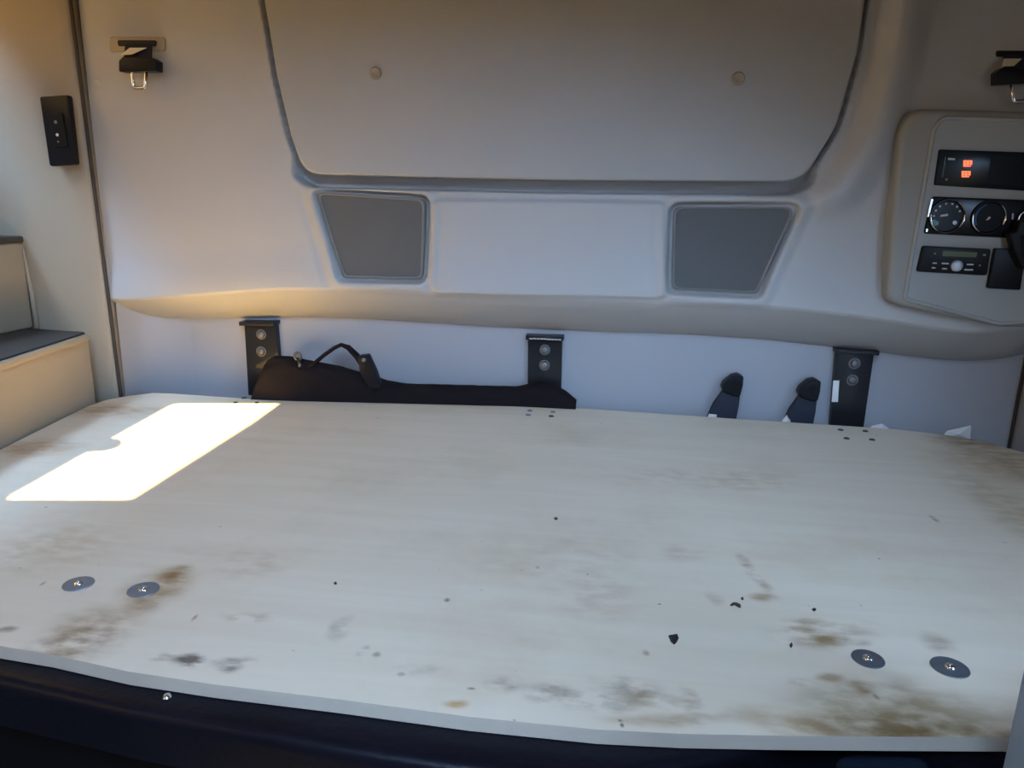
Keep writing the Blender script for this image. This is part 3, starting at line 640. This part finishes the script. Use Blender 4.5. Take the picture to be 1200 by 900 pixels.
# debris
def chip(name, pts, label, cat, m, h=0.003):
    P = [onz(a, b, ZB) for a, b in pts]; c = sum(P, Vector())/len(P)
    bm = NB(); base = [bm.verts.new(p+Vector((0, 0, 0.0003))) for p in P]; mid = [bm.verts.new(p*0.8+c*0.2+Vector((0, 0, h*random.uniform(0.6, 1.2)))) for p in P]; top = bm.verts.new(c+Vector((0, 0, h*0.8)))
    n = len(P)
    for i in range(n):
        j = (i+1) % n; bm.faces.new((base[i], base[j], mid[j], mid[i])); bm.faces.new((mid[i], mid[j], top))
    bm.faces.new(base[::-1])
    o = obj(name, bm, M[m]); tag(o, label, cat)
chip('debris_flake', [(783, 745.5), (788, 744.5), (794, 744), (795.5, 748), (793, 753), (790, 756), (786, 752.5)], 'black triangular flake lying on the board, largest bit of debris', 'debris', 'debris')
chip('wood_splinter', [(855, 709.5), (858, 707), (863, 706.5), (868, 709), (868, 713), (865, 712), (861, 709.5), (857, 710.5)], 'curved brown splinter lying on the board', 'debris', 'debris_brown', 0.002)
chip('dirt_crumb', [(868, 702), (870, 701), (871.5, 702.5), (870, 704)], 'tiny brown crumb just behind the curved splinter', 'debris', 'debris_brown', 0.002)
chip('dirt_crumb', [(951, 714.5), (954, 713), (956.5, 715), (954, 717)], 'small black crumb on the board right of the curved splinter', 'debris', 'debris', 0.002)
chip('dirt_crumb', [(925, 757), (927.5, 754), (929, 756.5), (927, 760)], 'small dark crumb between the black flake and right pair of washers', 'debris', 'debris', 0.002)
chip('dirt_crumb', [(649, 608), (652, 606.5), (654, 608.5), (651, 610)], 'tiny dark crumb near the middle of the board', 'debris', 'debris_brown', 0.002)
chip('dirt_crumb', [(391, 683.5), (394, 683), (395, 685), (392, 685.5)], 'tiny dark crumb on the front left half of board', 'debris', 'debris_brown', 0.002)

# ------------------------------------------------------------------ black steel brackets
def bracket(tl, tr, br, bl, bolts, label, lean=0.0):
    y = YW-0.018
    q = wp([tl, tr, br, bl], y); zb_ = 0.60
    # carry the two side edges on below the board's edge
    def ext(a, b): t = (zb_-a[1])/(b[1]-a[1]); return (a[0]+(b[0]-a[0])*t, zb_)
    q = [q[0], q[1], ext(q[1], q[2]), ext(q[0], q[3])]
    t = thing('steel_bracket', label, 'bracket', ((q[0][0]+q[1][0])/2, YW, zb_), 'black brackets along the foot of rear wall')
    bm = NB(); prism(bm, lift([(a, b-0.003 if i < 2 else b) for i, (a, b) in enumerate(q)], y), (0, 0.0165, 0), 0.0015, 2)
    obj('upright_plate', bm, M['black_metal'], t, smooth=True, angle=40)
    a, b = q[0], q[1]
    bm = NB(); prism(bm, [(a[0]-0.004, y-0.020, a[1]+0.002), (b[0]+0.004, y-0.020, b[1]+0.002), (b[0]+0.004, y-0.020, b[1]-0.007), (a[0]-0.004, y-0.020, a[1]-0.007)], (0, 0.0365, 0.0), 0.0025, 3)
    obj('top_flange', bm, M['black_metal'], t, smooth=True, angle=40)
    for px, py in bolts:
        x, z = wp([(px, py)], y)[0]
        bm = NB(); lathe(bm, [(0, 0.006), (0.006, 0.0055), (0.009, 0.0035), (0.0098, 0.0), (0.0125, 0.0), (0.0125, -0.001)], (x, y-0.0003, z), (0, -1, 0), 24)
        obj('bolt', bm, M['bolt_head'], t, smooth=True, angle=50)
    return t, y
bracket((286, 377), (323, 377), (330, 462), (291, 462), ((306, 392), (306, 412)), 'black steel bracket half behind the black fabric bundle at left')
t, y = bracket((619, 393), (659, 394), (657, 480), (618, 478), ((638.5, 410), (638, 428)), 'black steel bracket in the middle of the rear wall')
# bright worn strip along the bent edge
a, b = wp([(620, 396), (658, 397.5)], y-0.021)
bm = NB(); n_ = 9
for i in range(n_):
    x0 = a[0]+(b[0]-a[0])*(i+0.05)/n_; x1 = a[0]+(b[0]-a[0])*(i+0.93)/n_; z0 = a[1]+(b[1]-a[1])*i/n_+random.uniform(-0.0005, 0.0005)
    prism(bm, [(x0, y-0.0212, z0), (x1, y-0.0212, z0), (x1, y-0.0212, z0-0.003), (x0, y-0.0212, z0-0.0026)], (0, 0.001, 0))
obj('worn_edge', bm, M['chrome'], t)
t, y = bracket((981, 409), (1025, 411), (1012, 502), (973, 499), ((1001.5, 426), (999, 445.5)), 'black steel bracket with white sticker on its left edge')
bm = NB(); prism(bm, lift(wp([(976.5, 446), (983.5, 446), (982, 471), (974.5, 471)], y-0.001), y-0.0012), (0, 0.001, 0)); obj('sticker', bm, M['white'], t)

# ------------------------------------------------------------------ belt buckles at rear edge
def buckle(dx, dy, label, k=1.0):
    y = YW-0.035
    def PL(l): return wp([(857+(a-857)*k+dx, 465+(b-465)*k+dy) for a, b in l], y)
    c = PL([(845, 487)])[0]
    t = thing('belt_buckle', label, 'buckle', (c[0], y+0.01, 0.60), 'belt buckles standing up behind the board')
    bm = NB(); prism(bm, lift(rpoly(PL([(826, 496), (862, 496), (866, 476), (868, 458), (849, 456), (836, 474)]), 0.003, 3), y), (0, 0.014, 0), 0.003, 2)
    obj('webbing_sleeve', bm, M['webbing'], t, smooth=True, angle=40)
    bm = NB(); prism(bm, lift(rpoly(PL([(845, 454), (848, 448), (858, 440), (865, 438.5), (871, 441), (870, 452), (867, 463), (862, 464), (848, 459)]), 0.004, 4), y-0.008), (0, 0.028, 0), 0.005, 3)
    obj('buckle_head', bm, M['black'], t, smooth=True, angle=50)
    bm = NB(); prism(bm, lift(rpoly(PL([(856, 448), (864, 444), (866, 450), (860, 455)]), 0.002, 3), y-0.0095), (0, 0.004, 0), 0.001, 1)
    obj('release_button', bm, M['rubber'], t)
buckle(0, 0, 'black belt buckle on blue-black webbing, left one of the pair')
buckle(90, 6, 'black belt buckle on blue-black webbing beside the stickered bracket', 1.02)
# small bits of paper and packing behind the board
def scrap(name, pts, y, label, m='white', fold=0.008):
    q = wp(pts, y); n = len(q)
    bm = NB(); c = (sum(a for a, b in q)/n, sum(b for a, b in q)/n)
    # a creased sheet with thickness
    for s in (0, 0.0008):
        vc = bm.verts.new((c[0], y-fold+s, c[1])); vs = [bm.verts.new((a, y+s, b)) for a, b in q]
        for i in range(n): bm.faces.new((vs[i], vs[(i+1) % n], vc))
    o = obj(name, bm, M[m]); tag(o, label, 'scrap')
scrap('paper_scrap', [(1104, 512), (1110, 505), (1138, 498.5), (1137, 515)], YW-0.03, 'pointed white paper scrap sticking up behind the right rear corner')
scrap('paper_scrap', [(1016, 506), (1022, 499), (1034, 496.5), (1043, 503), (1043, 508)], YW-0.02, 'low crumpled white scrap just right of the stickered bracket')
scrap('paper_scrap', [(829, 489), (831, 485), (840, 486), (840, 490)], YW-0.046, 'tiny white scrap at the foot of the left belt buckle')
scrap('paper_scrap', [(916, 494), (922, 486), (924, 490), (926, 492), (927, 497), (918, 497)], YW-0.048, 'small white scrap at the foot of the right belt buckle')

# ------------------------------------------------------------------ black fabric bundle at the rear edge
bun = thing('fabric_bundle', 'black folded fabric net with a raised strap loop along rear edge of board', 'fabric', tuple(onz(380, 471, ZB)))
TOPL = [(294, 467), (296, 455), (301, 437), (307, 425), (316, 419.5), (332, 420.5), (360, 427), (392, 434), (420, 443), (445, 452), (470, 456.5), (520, 459), (570, 461.5), (600, 463), (616, 459.5), (632, 457), (645, 460), (660, 468), (674, 478)]
BOTL = [(294, 469), (350, 471), (460, 473.5), (600, 477), (640, 478.5), (674, 479.5)]
tp = [ony(a, b, 1.575) for a, b in TOPL]; bt = [onz(a, b, ZB) for a, b in BOTL]
tx = [p.x for p in tp]; tz = [p.z for p in tp]; bxs = [p.x for p in bt]; bys = [p.y for p in bt]
bm = NB(); NS, NC = 110, 20; rings = []
for i in range(NS):
    x = tx[0]+(tx[-1]-tx[0])*i/(NS-1); zt = float(np.interp(x, tx, tz)); yb = min(float(np.interp(x, bxs, bys))+0.004, 1.635)
    hgt = max(zt-ZB, 0.003); dep = min(0.055, 0.012+hgt*0.8); dep = min(dep, YW-0.024-yb)
    ring = []
    for j in range(NC):
        a = math.pi*j/(NC-1); yy = yb+dep*(1-math.cos(a))/2; zz = ZB+hgt*(math.sin(a)**0.55)
        wr = 0.0025*math.sin(x*60+j*0.9)+0.002*math.sin(x*23-j*1.7)
        s_ = math.sin(a); ring.append(bm.verts.new((x+0.001*math.sin(j*2), yy-wr*s_, zz-abs(wr)*0.4*s_ if zz > ZB+0.002 else ZB+0.0005)))
    rings.append(ring)
for A, B in zip(rings, rings[1:]):
    for j in range(NC-1): bm.faces.new((A[j], A[j+1], B[j+1], B[j]))
    bm.faces.new((A[0], B[0], B[-1], A[-1]))
bm.faces.new(rings[0]); bm.faces.new(rings[-1][::-1])
obj('folded_fabric', bm, M['black_cloth'], bun, smooth=True, angle=70)
yl = 1.60
bm = NB()
pts = [(358, 433), (368, 426), (380, 416), (392, 407.5), (400, 404), (408, 407), (418, 417), (427, 430), (436, 444), (441, 454)]
tube(bm, [ony(a, b, yl) for a, b in pts], [0.0045]*5+[0.006, 0.007, 0.007, 0.007, 0.006], 8, sx_=1.6, up=(0, 1, 0))
lp = obj('strap_loop', bm, M['black_cloth'], bun, smooth=True)
bm = NB(); prism(bm, lift(rpoly(wp([(419, 417), (431, 416), (440, 436), (446, 455), (432, 456), (421, 436)], yl-0.012), 0.005, 4), yl-0.012), (0, 0.018, 0), 0.004, 2)
obj('strap_keeper', bm, M['black'], bun, smooth=True, angle=40)
x, z = wp([(426, 422)], yl-0.013)[0]
bm = NB(); lathe(bm, [(0, 0.002), (0.003, 0.003), (0.005, 0)], (x, yl-0.012, z), (0, -1, 0), 12); obj('rivet', bm, M['bolt_head'], bun, smooth=True)
bm = NB(); a0 = ony(349, 417.5, yl-0.02); tube(bm, [(a0.x+0.008*math.cos(q), a0.y, a0.z+0.008*math.sin(q)) for q in np.linspace(0, 2*math.pi, 21)[:-1]], 0.0028, 8, closed=True)
tube(bm, [ony(350, 422, yl-0.02), ony(352, 430, yl-0.03)], 0.004, 8)
obj('eyelet_ring', bm, M['steel_dark'], bun, smooth=True)

# ------------------------------------------------------------------ bunk base and what is below the front edge
base = thing('bunk_base', 'black bunk frame carrying the plywood board, seen below its front edge', 'bunk', (-0.1, 1.0, 0))
ZR = ZB-TH-0.0012
P = [onz(a, b, ZR-0.010) for a, b in [(-140, 760), (-60, 790), (0, 803), (100, 826), (150, 838), (300, 866), (400, 886), (520, 905), (700, 925), (900, 940)]]
bkx = [(0.86, 0.64), (SR+0.02, 1.60), (-1.09, 1.60), (-1.02, 0.60)]
front = [(max(p.x, -1.0), p.y-0.004) for p in P if p.x < 0.12]+[(0.17, 0.60), (0.20, 0.625), (0.86, 0.64)]
bm = NB(); prism(bm, [(x, y, ZR) for x, y in [(a, b) for a, b in front]+[(0.86, 1.60), (-1.08, 1.60)]], (0, 0, -0.055), 0.014, 5)
obj('rail', bm, M['rail'], base, smooth=True, angle=60)
bm = NB(); prism(bm, [(x, y, ZR-0.053) for x, y in [(a, b+0.035) for a, b in front]+[(0.86, 1.58), (-1.06, 1.58)]], (0, 0, -(ZR-0.053)))
obj('front_panel', bm, M['base'], base)
# rail mounting screw
c = onz(196, 817.5, ZR-0.001)
bm = NB(); lathe(bm, [(0, 0.003), (0.003, 0.0028), (0.0045, 0)], (c.x, c.y, ZR-0.0003), (0, 0, 1), 12); obj('screw_head', bm, M['chrome'], base, smooth=True)

cse = base  # unidentified low box, separate from the bunk and only parented to it
zc = 0.585
pl = rpoly([(onz(950, 899, zc).x-0.004, 0.43), (0.325, 0.43), (0.325, onz(1050, 881, zc).y), (onz(975, 880, zc).x, onz(975, 881, zc).y)], [0.02, 0.01, 0.01, 0.03], 6)
M['navy'] = mat('navy', (0.010, 0.016, 0.026), 0.45, noise=0.3, nscale=30, bump=0.3, bscale=200)
bm = NB(); prism(bm, [(x, y, zc) for x, y in pl], (0, 0, -0.06), 0.006, 3); obj('low_box_lid', bm, M['navy'], cse, smooth=True, angle=40)
cxm = sum(p[0] for p in pl)/len(pl); cym = sum(p[1] for p in pl)/len(pl)
bm = NB(); prism(bm, [(cxm+(x-cxm)*0.94, cym+(y-cym)*0.90, zc-0.058) for x, y in pl], (0, 0, -(zc-0.058)), 0.0); obj('low_box', bm, M['base'], cse)

cab = thing('side_cabinet', 'worn blue-grey cabinet edge at the bottom right corner of the picture', 'cabinet', (0.6, 0.3, 0))
p0 = ony(1186, 830, 0.54)
bm = NB(); box(bm, p0.x, p0.x+0.16, 0.30, 0.54, 0.0, 0.80, 0.006); obj('body', bm, M['worn'], cab, smooth=True, angle=40)
bm = NB(); tube(bm, [(p0.x+0.001, 0.47, 0.10), (p0.x+0.001, 0.47, 0.60), (p0.x+0.001, 0.44, 0.77)], 0.006, 8); obj('edge_bead', bm, M['silver'], cab, smooth=True)
